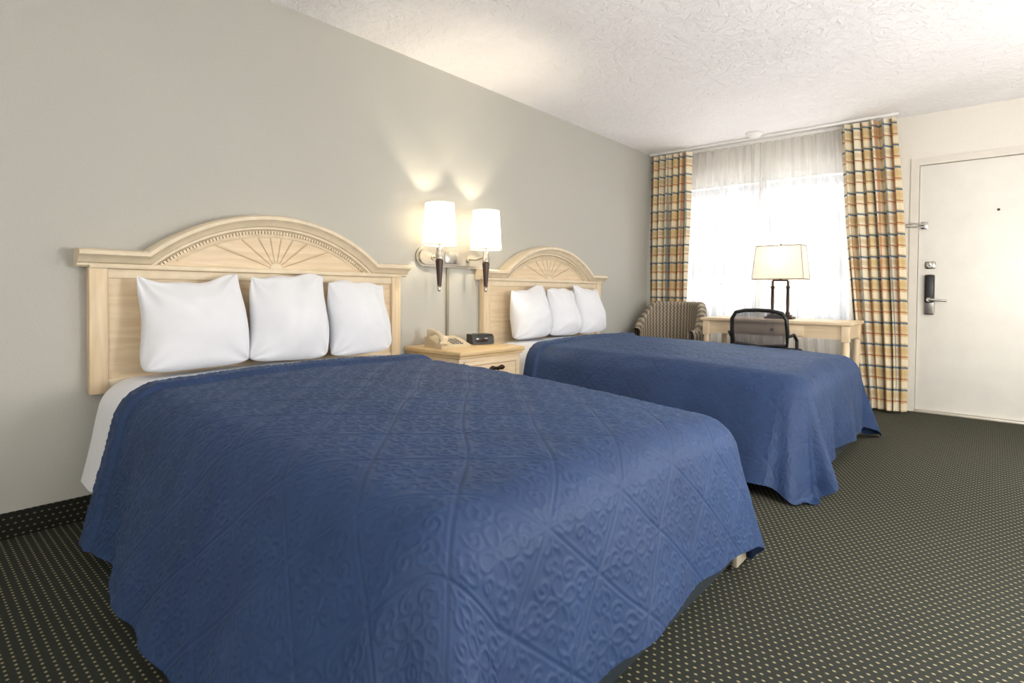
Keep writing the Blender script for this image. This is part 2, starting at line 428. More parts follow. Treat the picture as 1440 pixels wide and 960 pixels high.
# ------------------------------------------------------------------ headboards
def headboard(yc, w2, label):
    e = top('headboard', (0.002, yc, .52), label, 'headboard', 'matching headboards')
    x0 = .004
    bw = w2-.04
    B().box((x0, yc-bw+.05, .53), (.036, yc+bw-.05, 1.06)).obj('panel', M_WOODY, e)
    for sg in (-1, 1):
        a, b = sorted((yc+sg*bw, yc+sg*(bw-.065)))
        B().box((x0, a, .52), (.058, b, 1.06), .006).obj('post', M_WOODZ, e)
    B().box((x0, yc-bw+.06, 1.0), (.048, yc+bw-.06, 1.04), .004).box((x0, yc-bw, 1.04), (.066, yc+bw, 1.062), .006).box((x0, yc-bw+.06, .53), (.045, yc+bw-.06, .58), .004).obj('rail', M_TRIMW, e)
    zb, za, hw = 1.095, 1.308, .575
    rise = za-zb; R = (hw*hw+rise*rise)/(2*rise); zc = za-R
    th = math.asin(hw/R)
    path = [(-w2, zb), (-hw-.03, zb)]+[(R*sin(-th+2*th*k/40), zc+R*cos(-th+2*th*k/40)) for k in range(41)]+[(hw+.03, zb), (w2, zb)]
    prof = [(-.050, .004), (-.050, .050), (-.043, .062), (-.034, .062), (-.030, .074), (-.016, .084), (-.006, .098), (.000, .110), (.014, .112), (.020, .104), (.024, .09), (.024, .004)]
    def sweep(path, prof, name, mat):
        n = len(path); m = len(prof); b = B()
        for i in range(n):
            p = Vector(path[i]); a = Vector(path[max(0, i-1)]); c = Vector(path[min(n-1, i+1)])
            t1 = (p-a).normalized() if i > 0 else (c-p).normalized()
            t2 = (c-p).normalized() if i < n-1 else t1
            t = (t1+t2).normalized(); nn = Vector((-t.y, t.x)); sc = 1/max(.5, t.dot(t1))
            for (o, x) in prof:
                q_ = p+nn*o*sc; b.v.append((x, yc+q_.x, q_.y))
        for i in range(n-1):
            for k in range(m):
                k2 = (k+1) % m
                b.f.append([i*m+k, i*m+k2, (i+1)*m+k2, (i+1)*m+k])
        b.f.append(list(range(m))[::-1]); b.f.append([(n-1)*m+k for k in range(m)])
        return b.obj(name, mat, e, smooth=30)
    sweep(path, prof, 'crown_moulding', M_TRIMW)
    db = B()
    nd = 72
    for k in range(nd):
        t = -th*.97+2*th*.97*(k+.5)/nd; rr = R-.060
        c = Vector((.048, yc+rr*sin(t), zc+rr*cos(t)))
        bm = bmesh.new(); bmesh.ops.create_cube(bm, size=1)
        for x in bm.verts: x.co = Vector((x.co.x*.010, x.co.y*.010, x.co.z*.013))
        db.addbm(bm, Matrix.Translation(c) @ Matrix.Rotation(-t, 4, 'X'))
    db.obj('dentil_trim', M_TRIMW, e, smooth=0)
    apath = [((R-.080)*sin(-th+2*th*k/40), zc+(R-.080)*cos(-th+2*th*k/40)) for k in range(41)]
    apath = [p for p in apath if p[1] > 1.07]
    sweep(apath, [(-.006, .004), (-.006, .044), (0, .048), (.006, .044), (.006, .004)], 'arch_bead', M_TRIMW)
    zo = 1.06; ri = R-.05; nphi = 217; nr = 10; N = 9
    P = np.zeros((nphi, nr, 3))
    for i in range(nphi):
        ph = pi*i/(nphi-1); cx_, sz_ = cos(ph), sin(ph)
        bq = sz_*(zo-zc); cq = (zo-zc)**2-ri*ri
        rm = -bq+sqrt(bq*bq-cq)
        fr = (ph*N/pi) % 1; g = min(fr, 1-fr)
        for j in range(nr):
            r_ = rm*j/(nr-1)
            dep = .039+.003*min(1, g*8)
            P[i, j] = (dep, yc+r_*cx_, zo+r_*sz_)
    grid('fan_panel', P, M_WOODY, parent=e)
    ln = B()
    for k in range(1, N):
        ph = pi*k/N; bq = sin(ph)*(zo-zc); cq = (zo-zc)**2-ri*ri; rm = -bq+sqrt(bq*bq-cq)-.035
        ln.cyl((.0400, yc+.03*cos(ph), zo+.03*sin(ph)), (.0400, yc+rm*cos(ph), zo+rm*sin(ph)), .002, .002, 6)
    ln.obj('ray_inlay', M_GROOVE, e)
    hb = B().rings([((.03, yc, zo), .036), ((.044, yc, zo), .034), ((.048, yc, zo), .024)], 36)
    hb.v = [(x, y, max(z, zo-.004)) for x, y, z in hb.v]
    hb.obj('sunburst_boss', M_TRIMW, e)
    B().box((x0, yc-bw, 1.062), (.05, yc+bw, 1.064)).box((x0, yc-bw, 1.0635), (.05, yc-hw+.02, 1.09)).box((x0, yc+hw-.02, 1.0635), (.05, yc+bw, 1.09)).obj('frieze', M_TRIMW, e)
    return e
headboard(1.33, .82, 'arched maple headboard with carved sunburst, bed beside the telephone')
headboard(3.63, .82, 'arched maple headboard with carved sunburst, bed beside the window')

# ------------------------------------------------------------------ emboss map
CELL = .20
def build_emboss(n=260):
    c = CELL; K = CELL/.29
    t = (np.arange(n)+.5)/n*c-c/2
    Pq, Qq = np.meshgrid(t, t, indexing='ij')
    x = (Pq+Qq)/sqrt(2)/K; y = (Pq-Qq)/sqrt(2)/K
    curves = []
    def rot(pts, a): ca, sa = cos(a), sin(a); return [(px*ca-py*sa, px*sa+py*ca) for px, py in pts]
    for k in range(4):
        a = k*pi/2
        pet = [(.012+.062*(.5-.5*cos(s)), .027*sin(s)*(.55+.45*(.5-.5*cos(s)))) for s in np.linspace(0, 2*pi, 40)]
        curves.append(rot(pet, a))
        curves.append(rot([(.098+.014*cos(s), .014*sin(s)) for s in np.linspace(0, 2*pi, 24)], a))
        curves.append(rot([(.112, 0), (.19, 0)], a))
        for sg in (-1, 1):
            sp = []
            for s in np.linspace(0, 1, 40):
                rr = .032*(1-s)+.004; an = s*2.6*pi+.6*k
                sp.append((.060+rr*cos(an)*.9, sg*(.060+rr*sin(an)*.9)))
            if sg > 0: curves.append(rot(sp, a))
            curves.append(rot([(.155-.065*s, sg*(.004+.036*sin(pi*s*.8))) for s in np.linspace(0, 1, 16)], a))
            curves.append(rot([(.150+.012*cos(s*4.4), sg*(.022+.012*sin(s*4.4))) for s in np.linspace(0, 1, 14)], a))
    curves.append([(.010*cos(s), .010*sin(s)) for s in np.linspace(0, 2*pi, 24)])
    dm = np.full((n, n), 9.)
    for cv in curves:
        for i in range(len(cv)-1):
            ax, ay = cv[i]; bx, by = cv[i+1]; L2 = (bx-ax)**2+(by-ay)**2+1e-12
            tt = np.clip(((x-ax)*(bx-ax)+(y-ay)*(by-ay))/L2, 0, 1)
            dd = np.hypot(x-ax-tt*(bx-ax), y-ay-tt*(by-ay))
            dm = np.minimum(dm, dd)
    h = .0030*np.exp(-(dm/.0045)**2)
    e = np.minimum(c/2-abs(Pq), c/2-abs(Qq))
    h = h*np.clip((e-.006)/.005, 0, 1)
    h += -.0018*np.exp(-(e/.0030)**2)+.0014*np.exp(-((e-.007)/.0035)**2)
    return h
EMB = build_emboss()
def emboss(a, b):
    wob = fnoise(a, b, 8, 77, .012)
    a = a+wob; b = b+fnoise(a, b, 8, 78, .012)
    p = (a+b)/sqrt(2); q_ = (a-b)/sqrt(2); n = EMB.shape[0]
    fu = ((p/CELL) % 1)*n-.5; fv = ((q_/CELL) % 1)*n-.5
    i0 = np.floor(fu).astype(int); j0 = np.floor(fv).astype(int); u = fu-i0; w_ = fv-j0
    g = lambda i, j: EMB[i % n, j % n]
    return (g(i0, j0)*(1-u)*(1-w_)+g(i0+1, j0)*u*(1-w_)+g(i0, j0+1)*(1-u)*w_+g(i0+1, j0+1)*u*w_)

def drape(yc, X0, L, W, R, side, foot, z0, step, seed, emb=1.0, alpha=(18, 6, 8, 22, 10), fold=True, ripple=1.0, fall=.03, cornerscale=(.80, .9), growth=0, skew=0, farfall=0):
    na_ = int((L+foot)/step)+1; nb_ = int(2*(W+side)/step)+1
    a1 = np.linspace(0, L+foot, na_); b1 = np.linspace(-(W+side), W+side, nb_)
    A, Bb = np.meshgrid(a1, b1, indexing='ij')
    na = np.minimum(A, L); nb = np.clip(Bb, -W, W)
    da, dbb = A-na, Bb-nb
    rho = np.hypot(da, dbb)+1e-9
    nx, ny = da/rho, dbb/rho
    th = np.arctan2(da, abs(dbb)+1e-9)
    cw = np.sin(2*th)**2
    near = Bb < 0
    cs = np.where(near, cornerscale[0], cornerscale[1])
    rho2 = rho*(1-(1-cs)*cw)
    aside = np.where(near, alpha[0]+growth*(na/L), alpha[1]); acorn = np.where(near, alpha[3], alpha[4])
    k1 = np.clip(th/(pi/2), 0, 1); base = aside*(1-k1)+alpha[2]*k1
    base = np.where(rho < 1e-6, 8, base)
    al = np.radians(base*(1-cw)+acorn*cw)
    cc = .55
    T = np.where(nb <= -W+1e-6, na+cc*th, np.where(nb >= W-1e-6, 2*L+2*cc*pi/2+2*W-na-cc*th, L+cc*pi/2+(nb+W)))
    phe = pi/2-al
    phi = np.minimum(rho2/R, phe)
    s = np.maximum(rho2-R*phe, 0)
    h = R*np.sin(phi)+s*np.sin(al); dz = R*(1-np.cos(phi))+s*np.cos(al)
    rng = np.random.RandomState(seed)
    rip = (np.sin(T*8+rng.uniform(0, 6))+.6*np.sin(T*15+rng.uniform(0, 6))+.3*np.sin(T*27+rng.uniform(0, 6)))*ripple
    sm = np.clip(s/.35, 0, 1.3)
    h = h+rip*.012*sm**1.3*(1+1.0*cw)
    zt = z0-fall*(na/L)**2+.010*(1-(nb/W)**2)-farfall*(na/L)**2*np.clip(nb/W, 0, 1)**2
    zt = zt+fnoise(A, Bb, 6, seed, .003)
    z = zt-dz
    nzv = np.cos(np.minimum(phi, pi/2)); nhv = np.sin(np.minimum(phi, pi/2))
    off = fnoise(A, Bb, 20, seed+3, .0018)+fnoise(A*1.0, Bb*.35, 34, seed+5, .0012)+fnoise(A, Bb, 60, seed+6, .0005)
    if emb: off = off+emboss(A+.03, Bb)*emb
    if fold:
        off = off+.020*np.clip((.120-A)/.018, 0, 1)-.038*np.clip(1-A/.018, 0, 1)**2
    h = h+off*nhv; z = z+off*nzv
    zf = .012+.006*np.sin(T*40)
    z = np.where(z < zf+.02, zf+.02*np.exp((z-zf-.02)/.02), z)
    X = X0+na+nx*h; Y = yc+nb+ny*h
    if skew:
        X = X+skew*np.clip((-Bb-.05)/.5, 0, 1)*np.clip(1-A/1.1, 0, 1)
    return np.stack([X, Y, z], -1)

def bed(yc, label, blabel, seed, step, foot=.50, sa=9, guard=True, dy=0, W=.60, R=.14, **kw):
    e = top('bed', (1.1, yc, 0), label, 'bed', 'two matching beds')
    B().box((.12, yc-.68, .03), (2.16, yc+.66, .26), .01).obj('box_spring', M_TEAL, e)
    B().box((.115, yc-.68, .26), (2.08, yc+.66, .525), .09, 5).obj('mattress', M_WHITE, e)
    for x in (.2, 2.05):
        for y in (-.62, .60): B().cyl((x, yc+y, 0), (x, yc+y, .04), .03).obj('leg', M_DARK, e)
    if guard:
        B().box((2.158, yc+.58, .02), (2.178, yc+.665, .10), .006).box((2.10, yc+.655, .02), (2.178, yc+.675, .10), .006).obj('corner_guard', M_GUARD, e, label='beige plastic corner guard')
    P = drape(yc+dy, .105, .66, W, .13, .47, 0.0, .584, .012, seed+9, 0, (sa, 5, 5, 5, 5), False, 1.2, .006)
    P[:, :, 2] += fnoise(P[:, :, 0], P[:, :, 1], 30, 5, .004)
    grid('bed_sheet', P, M_WHITE, parent=e)
    P = drape(yc+dy, .38, 1.65+(.14-R), W, R, .62, foot, .592, step, seed, **kw)
    s = grid('bedspread', P, M_BLUE, origin=(1.2, yc, .6))
    tag(s, blabel, 'bedspread', 'blue bedspreads')
    return e
bed(1.33, 'wide bed with white sheets beside the telephone nightstand', 'blue embossed floral bedspread draped over bed beside the telephone', 2, .0042, dy=-.03, W=.605, alpha=(12, 6, 12, 24, 13), growth=14, cornerscale=(.86, 1.0), skew=.04, farfall=.035)
bed(3.63, 'wide bed with white sheets beside the writing desk', 'blue embossed floral bedspread with corner trailing to the carpet', 7, .0066, foot=.54, guard=False, alpha=(12, 6, 6, 22, 14), growth=14, cornerscale=(1.03, .97), emb=1.0, skew=.03, farfall=.01, ripple=1.6)

# ------------------------------------------------------------------ pillows
def pillow(yc, w, h, t, zb, seed, lean=-.17, x=.045, twist=0):
    n = 110
    u = np.sin(np.linspace(-pi/2, pi/2, n)); U_, V_ = np.meshgrid(u, u, indexing='ij')
    def side(sg):
        ed = (np.clip(1-U_**2, 0, 1)**.45)*(np.clip(1-V_**2, 0, 1)**.45)
        bul = ed*(1-.30*(U_**2+V_**2)/2)
        cor = (abs(U_)*abs(V_))**4
        low = (abs(U_)*np.clip(-V_, 0, 1))**4
        px = U_*(w/2)*(1-.045*(1-V_**2)*abs(U_)**2-.05*V_-.03*cor-.06*low)
        px = px+.014*np.sin(2.6*V_+seed)*V_
        pz = V_*(h/2)*(1-.09*(1-U_**2)*np.clip(V_, 0, 1)**2-.02*(1-U_**2)*np.clip(-V_, 0, 1)**3-.03*cor-.08*low)
        pz = pz+.018*np.sin(2.0*U_+seed*1.7)*np.clip(V_, 0, 1)+.005*np.sin(7*U_+seed)*np.clip(V_, 0, 1)
        th = t/2*bul*(1-.40*V_)*1.2
        wr = fnoise(U_, V_, 2.6, seed, .022, 4)*ed
        fan = 0
        for (cx0, cz0, ph0) in ((-1.02, 1.05, 0), (1.02, 1.05, 1.3), (-1.05, -1.05, 2), (1.05, -1.05, 3)):
            rr = np.hypot(U_-cx0, V_-cz0); an = np.arctan2(V_-cz0, U_-cx0)
            fan = fan+.0085*np.sin(9*an+seed+ph0)*np.exp(-(rr/.7)**2)*np.clip(ed*3, 0, 1)
        s2 = .35*np.cos(seed*2.1)
        cr = -.010*np.exp(-((U_*.9+V_*s2-.12*np.sin(3*V_+seed))/.15)**2)*np.clip(V_+.3, 0, 1)*ed
        if sg < 0: cr = 0
        return px, sg*(th+wr+fan+cr), pz
    bld = B()
    for sg in (1, -1):
        px, pt, pz = side(sg)
        o = len(bld.v)
        for i in range(n):
            for j in range(n): bld.v.append((pt[i, j], px[i, j], pz[i, j]))
        for i in range(n-1):
            for j in range(n-1): bld.f.append([o+i*n+j, o+(i+1)*n+j, o+(i+1)*n+j+1, o+i*n+j+1])
    m = Matrix.Translation((x+t/2+.02, yc, zb+h/2)) @ Matrix.Rotation(twist, 4, 'X') @ Matrix.Rotation(lean, 4, 'Y')
    bld.v = [tuple(m @ Vector(p)) for p in bld.v]
    ob = bld.obj('pillow', M_WHITE, origin=(x+t/2, yc, zb), smooth=0)
    me = ob.data
    bm = bmesh.new(); bm.from_mesh(me); bmesh.ops.remove_doubles(bm, verts=bm.verts, dist=.0006); bmesh.ops.recalc_face_normals(bm, faces=bm.faces); bm.to_mesh(me); bm.free()
    for p in me.polygons: p.use_smooth = True
    return ob
for i, (y, w, h, tw) in enumerate([(.915, .44, .42, .03), (1.345, .405, .44, -.03), (1.74, .375, .41, .03)]):
    tag(pillow(y, w, h, .20, .603, 3+i, twist=tw), 'plump white pillow on the bed beside the telephone', 'pillow', 'white pillows')
for i, (y, w, h, tw) in enumerate([(3.24, .41, .40, .03), (3.645, .38, .39, -.03), (4.035, .375, .41, .03)]):
    tag(pillow(y, w, h, .20, .603, 11+i, twist=tw), 'plump white pillow on the bed closer to the window', 'pillow', 'white pillows')

# ------------------------------------------------------------------ nightstand
ns = top('nightstand', (.27, 2.46, 0), 'light maple nightstand with carved drawer, between the beds', 'nightstand')
y0, y1, xf, zt = 2.19, 2.73, .50, .61
B().box((.014, y0-.02, zt-.03), (xf+.03, y1+.02, zt), .008, 3).box((.02, y0-.01, zt-.045), (xf+.018, y1+.01, zt-.03), .005).obj('tabletop', M_TOP, ns)
B().box((.02, y0, .10), (xf, y1, zt-.045), .004).obj('body', M_WOODY, ns)
for (za, zb_) in ((.37, .545), (.15, .345)):
    dr = B().box((xf, y0+.03, za), (xf+.016, y1-.03, zb_), .005).obj('drawer', M_WOODY, ns)
    zc_ = (za+zb_)/2+.03; ym = (y0+y1)/2+.03
    B().tube([(xf+.0165, y0+.06, zb_-.025), (xf+.0165, y1-.06, zb_-.025), (xf+.0165, y1-.06, za+.025), (xf+.0165, y0+.06, za+.025), (xf+.0165, y0+.06, zb_-.025)], .0025, 6).obj('carving', M_CARVE, dr)
    kb = B()
    for sg in (-1, 1):
        kb.rings([((xf+.022, ym+sg*.006, zc_), .006), ((xf+.024, ym+sg*.022, zc_+.003), .012), ((xf+.025, ym+sg*.042, zc_+.004), .016), ((xf+.024, ym+sg*.058, zc_+.003), .010), ((xf+.022, ym+sg*.068, zc_), .003)], 12)
    kb.cyl((xf+.014, ym, zc_), (xf+.036, ym, zc_), .011)
    kb.v = [(min(x, xf+.036), y, z) for x, y, z in kb.v]
    kb.obj('handle', M_BRONZE, dr)
for x in (.045, xf-.035):
    for y in (y0+.035, y1-.035): B().rings([((x, y, 0), .018), ((x, y, .04), .022), ((x, y, .1), .03)], 16).obj('leg', M_WOODZ, ns)
# telephone
ph = top('telephone', (.26, 2.32, zt), 'beige corded desk telephone on the nightstand', 'telephone')
def rp(c, ang, b):
    m = Matrix.Translation(c) @ Matrix.Rotation(ang, 4, 'Z'); b.v = [tuple(m @ Vector(p)) for p in b.v]; return b
c0, an = (.25, 2.325, zt), radians(-14)
rp(c0, an, B().prism([(-.11, .0), (.11, .0), (.115, .018), (-.03, .052), (-.11, .062)], 1, -.105, .105)).obj('phone_body', M_PHONE, ph)
rp(c0, an, B().box((-.095, -.10, .05), (-.055, -.045, .072), .006)).obj('cradle', M_PHONE, ph)
rp(c0, an, B().box((.055, -.10, .025), (.095, -.045, .046), .006)).obj('cradle', M_PHONE, ph)
rp(c0, an, B().rings([((-.100, -.072, .084), .018), ((-.092, -.072, .088), .026), ((-.066, -.072, .090), .024), ((-.045, -.072, .096), .014), ((0, -.072, .092), .0135), ((.045, -.072, .078), .014), ((.066, -.072, .064), .024), ((.092, -.072, .056), .026), ((.100, -.072, .052), .018)], 18)).obj('handset', simple('light_beige_plastic', (222, 208, 180), .35), ph)
kp = B()
for i in range(4):
    for j in range(3):
        x = .078-.028*i
        zz_ = .018+(.115-x)*.2345
        kp.box((x-.009, .0+.028*j-.009, zz_-.004), (x+.009, .0+.028*j+.009, zz_+.005), .002)
rp(c0, an, kp).obj('keypad', M_GREYP, ph)
rp(c0, an, B().tube([(.10+.004*cos(t*9)+.02*sin(t*.5), -.078-.03*sin(t*.5), .03-.02*min(1, t/3)+.006*sin(t*9)) for t in np.linspace(0, 6.2, 160)], .0022, 6)).obj('coiled_cord', M_PHONE, ph)
# clock radio
ck = top('clock_radio', (.24, 2.63, zt), 'small black digital clock radio on the nightstand', 'clock')
c0, an = (.24, 2.625, zt), radians(-20)
rp(c0, an, B().prism([(-.05, .004), (.055, .004), (.048, .052), (.03, .066), (-.045, .066)], 1, -.078, .078)).obj('case', M_DARK, ck)
rp(c0, an, B().box((.0515, -.055, .016), (.0555, .03, .046), .0015)).obj('display', simple('dark_display', (34, 22, 22), .1), ck)
rp(c0, an, B().box((-.02, -.05, .064), (.01, .05, .071), .003)).obj('snooze_button', M_GREYP, ck)
rp(c0, an, B().box((-.045, -.07, 0), (.045, .07, .006))).obj('foot', M_DARK, ck)

# ------------------------------------------------------------------ twin wall sconce
sc = top('wall_lamp', (.0, 2.55, 1.185), 'twin-shade nickel and walnut wall lamp, lit, above the nightstand', 'wall lamp')
def oval(y0, y1, z0, z1, xa, xb, b):
    r_ = (z1-z0)/2; pts = []
    for k in range(13): t = -pi/2+pi*k/12; pts.append((y1-r_+r_*cos(t), (z0+z1)/2+r_*sin(t)))
    for k in range(13): t = pi/2+pi*k/12; pts.append((y0+r_+r_*cos(t), (z0+z1)/2+r_*sin(t)))
    return b.prism(pts, 0, xa, xb)
b = oval(2.265, 2.865, 1.12, 1.25, .001, .014, B()); oval(2.285, 2.845, 1.135, 1.235, .014, .026, b); b.obj('backplate', M_NICKEL, sc)
B().box((.026, 2.50, 1.145), (.032, 2.62, 1.225), .002).obj('switch_plate', M_CHROME, sc)
for y in (2.335, 2.76):
    yb = 2.40 if y < 2.5 else 2.72
    B().rings([((.022, yb, 1.185), .022), ((.034, yb, 1.185), .022)], 20).tube([(.03, yb, 1.185), (.09, yb+(y-yb)*.3, 1.18), (.135, y, 1.20), (.155, y, 1.225)], .008, 12).obj('arm', M_NICKEL, sc)
    B().lathe((.158, y, 0), [(.0, .955), (.008, .958), (.011, .97), (.009, .985), (.014, .99), (.016, .995), (0, .996)], 16).obj('finial', M_CHROME, sc)
    B().lathe((.158, y, 0), [(.020, 1.16), (.026, 1.165), (.026, 1.19), (.02, 1.2), (.022, 1.235), (.008, 1.24), (.006, 1.28), (0.013, 1.285), (.013, 1.31), (0, 1.31)], 20).obj('fitting', M_CHROME, sc)
    B().lathe((.158, y, 0), [(.0, .99), (.013, .992), (.016, 1.03), (.021, 1.10), (.026, 1.155), (.018, 1.165), (0, 1.166)], 20).obj('wooden_grip', M_DKWOOD, sc)
    sh = B().lathe((.158, y, 0), [(.108, 1.252), (.090, 1.518)], 48).obj('lamp_shade', M_SHADE, sc)
    B().lathe((.158, y, 0), [(.1085, 1.25), (.1085, 1.256), (.105, 1.256), (.105, 1.25), (.1085, 1.25)], 48).obj('shade_trim', M_PLASTICW, sh)
    B().lathe((.158, y, 0), [(.091, 1.514), (.091, 1.52), (.087, 1.52), (.087, 1.514), (.091, 1.514)], 48).obj('shade_trim', M_PLASTICW, sh)
    B().lathe((.158, y, 0), [(0, 1.305), (.010, 1.308), (.02, 1.33), (.02, 1.345), (.012, 1.36), (0, 1.365)], 20).obj('bulb', M_BULB, sc)
tag(B().box((.001, 2.53, .62), (.016, 2.55, 1.12), .003).obj('cord_cover', M_CABLE, origin=(0, 2.54, .62)), 'beige vertical cord cover strip below the wall lamp', 'cord cover')

# ------------------------------------------------------------------ curtains
def curtain(name, xt, xb, yc, z0, z1, npl, amp, mat, label, cat, grp, seed, mid=None, cloth=2.0):
    nu, nv = npl*16, 60
    U_, V_ = np.meshgrid(np.linspace(0, 1, nu), np.linspace(0, 1, nv), indexing='ij')
    irr = .35*np.sin(2*pi*U_*1.3+seed)*(1-V_)+.25*np.sin(5*V_+U_*7+seed)
    ph = U_*npl*2*pi+irr
    if mid:
        def q3(a, m, b_): return a*(1-V_)*(1-2*V_)+4*m*V_*(1-V_)+b_*V_*(2*V_-1)
        xl = q3(xb[0], mid[0], xt[0]); xr = q3(xb[1], mid[1], xt[1])
    else:
        xl = xb[0]+(xt[0]-xb[0])*V_; xr = xb[1]+(xt[1]-xb[1])*V_
    X = xl+(xr-xl)*U_+.25*amp*np.sin(2*ph+1)+fnoise(U_*4, V_*2, 2, seed, .008)
    Y = yc+amp*np.sin(ph+.5*np.sin(3*V_+U_*9+seed))*(.75+.25*np.cos(2*pi*U_*1.7+seed))*(1-.3*V_)+fnoise(U_*5, V_*3, 2, seed+1, .004)
    Z = z0+(z1-z0)*V_
    P = np.stack([X, Y, Z], -1)
    uv = np.stack([U_*(xt[1]-xt[0])*cloth, Z+.006*np.sin(ph)], -1)
    o = grid(name, P, mat, origin=((xb[0]+xb[1])/2, yc, z0), uv=uv)
    return tag(o, label, cat, grp)
curtain('curtain', (.03, .46), (.03, .46), 5.42, .02, 2.40, 6, .062, M_PLAID, 'plaid gold, blue and rust drape behind the armchair', 'curtain', 'plaid drapes', 2)
curtain('curtain', (1.79, 2.185), (1.99, 2.29), 5.42, .02, 2.40, 6, .062, M_PLAID, 'plaid gold, blue and rust drape beside the door', 'curtain', 'plaid drapes', 5, mid=(1.875, 2.265))
curtain('sheer_curtain', (.38, 1.095), (.38, 1.09), 5.54, .05, 2.40, 9, .028, M_SHEER, 'white translucent sheer curtain near the armchair', 'sheer curtain', 'white sheers', 3)
curtain('sheer_curtain', (1.115, 1.84), (1.12, 1.98), 5.54, .05, 2.40, 9, .028, M_SHEER, 'white translucent sheer curtain behind the desk lamp', 'sheer curtain', 'white sheers', 8)
tag(B().box((.02, 5.405, 2.415), (2.21, 5.425, 2.438), .004).obj('curtain_track', M_PLASTICW, origin=(1.1, 5.41, 2.44)), 'white curtain track mounted under the ceiling for plaid drapes', 'curtain track', 'curtain tracks')
tag(B().box((.02, 5.53, 2.405), (2.0, 5.55, 2.438), .004).obj('curtain_track', M_PLASTICW, origin=(1.1, 5.54, 2.44)), 'white curtain track mounted under the ceiling for sheers', 'curtain track', 'curtain tracks')

# ------------------------------------------------------------------ desk
dk = top('desk', (1.46, 4.98, 0), 'light maple writing desk in front of the window', 'desk')
dx0, dx1, dy0, dy1 = .88, 2.03, 4.72, 5.24
B().box((dx0, dy0, .725), (dx1, dy1, .752), .008, 3).obj('tabletop', M_WOODX, dk)
B().box((dx0+.05, dy0+.03, .62), (dx1-.05, dy0+.05, .725)).box((dx0+.05, dy1-.05, .62), (dx1-.05, dy1-.03, .725)).box((dx0+.03, dy0+.05, .62), (dx0+.05, dy1-.05, .725)).box((dx1-.05, dy0+.05, .62), (dx1-.03, dy1-.05, .725)).obj('apron', M_WOODX, dk)
dr = B().box((dx0+.33, dy0+.018, .635), (dx1-.33, dy0+.03, .712), .003).obj('drawer', M_WOODX, dk)
B().cyl((1.47, dy0+.004, .673), (1.47, dy0+.02, .673), .012).obj('knob', M_BRONZE, dr)
for x in (dx0+.045, dx1-.045):
    for y in (dy0+.045, dy1-.045):
        B().box((x-.028, y-.028, .60), (x+.028, y+.028, .725), .004).rings([((x, y, 0), .014), ((x, y, .02), .018), ((x, y, .3), .021), ((x, y, .56), .028), ((x, y, .6), .022), ((x, y, .605), .026)], 20).obj('leg', M_WOODZ, dk)
# desk lamp
lx, ly, lz = 1.455, 5.0, .752
lm = top('desk_lamp', (lx, ly, lz), 'twin-column bronze desk lamp with cream rectangular shade, lit', 'table lamp')
B().box((lx-.11, ly-.06, lz), (lx+.11, ly+.06, lz+.02), .006, 3).box((lx-.09, ly-.045, lz+.02), (lx+.09, ly+.045, lz+.035), .006).obj('base', M_BRONZE, lm)
for s_ in (-.06, .06):
    B().lathe((lx+s_, ly, lz), [(.0, .03), (.018, .035), (.018, .05), (.011, .06), (.011, .08), (.013, .16), (.011, .25), (.016, .26), (.016, .27), (.009, .28), (.009, .32), (0, .32)], 20).obj('column', M_BRONZE, lm)
B().tube([(lx-.06, ly, lz+.325), (lx+.06, ly, lz+.325)], .008).cyl((lx, ly, lz+.32), (lx, ly, lz+.40), .01).cyl((lx, ly, lz+.58), (lx, ly, lz+.63), .007).tube([(lx, ly, lz+.40), (lx-.05, ly, lz+.45), (lx-.05, ly, lz+.55), (lx, ly, lz+.59), (lx+.05, ly, lz+.55), (lx+.05, ly, lz+.45), (lx, ly, lz+.40)], .002, 6).obj('harp', M_BRONZE, lm)
def rshade(hw0, hd0, hw1, hd1, z0, z1, th):
    b = B()
    def ring(hw, hd, z): return [(lx-hw, ly-hd, z), (lx+hw, ly-hd, z), (lx+hw, ly+hd, z), (lx-hw, ly+hd, z)]
    for R_ in (ring(hw0, hd0, z0), ring(hw1, hd1, z1), ring(hw1-th, hd1-th, z1), ring(hw0-th, hd0-th, z0)): b.v += R_
    for i in range(4):
        j = (i+1) % 4
        for k in range(4):
            k2 = (k+1) % 4
            b.f.append([i*4+k, i*4+k2, j*4+k2, j*4+k])
    return b
s2 = rshade(.20, .10, .173, .085, 1.085, 1.365, .003).obj('lamp_shade', M_SHADE2, lm, smooth=0)
tb = B()
def loop(hw, hd, z, r_):
    p = [(lx-hw, ly-hd, z), (lx+hw, ly-hd, z), (lx+hw, ly+hd, z), (lx-hw, ly+hd, z)]
    for k in range(4): tb.cyl(p[k], p[(k+1) % 4], r_, r_, 8)
loop(.201, .101, 1.086, .0028); loop(.174, .086, 1.364, .0028)
for sx in (-1, 1):
    for sy in (-1, 1): tb.cyl((lx+sx*.201, ly+sy*.101, 1.086), (lx+sx*.174, ly+sy*.086, 1.364), .0018, .0018, 8)
tb.obj('shade_trim', simple('tan_shade_braid', (120, 96, 66), .7), s2)
B().lathe((lx, ly, 0), [(0, 1.15), (.012, 1.155), (.022, 1.18), (.022, 1.19), (0, 1.21)], 16).obj('bulb', M_BULB, lm)

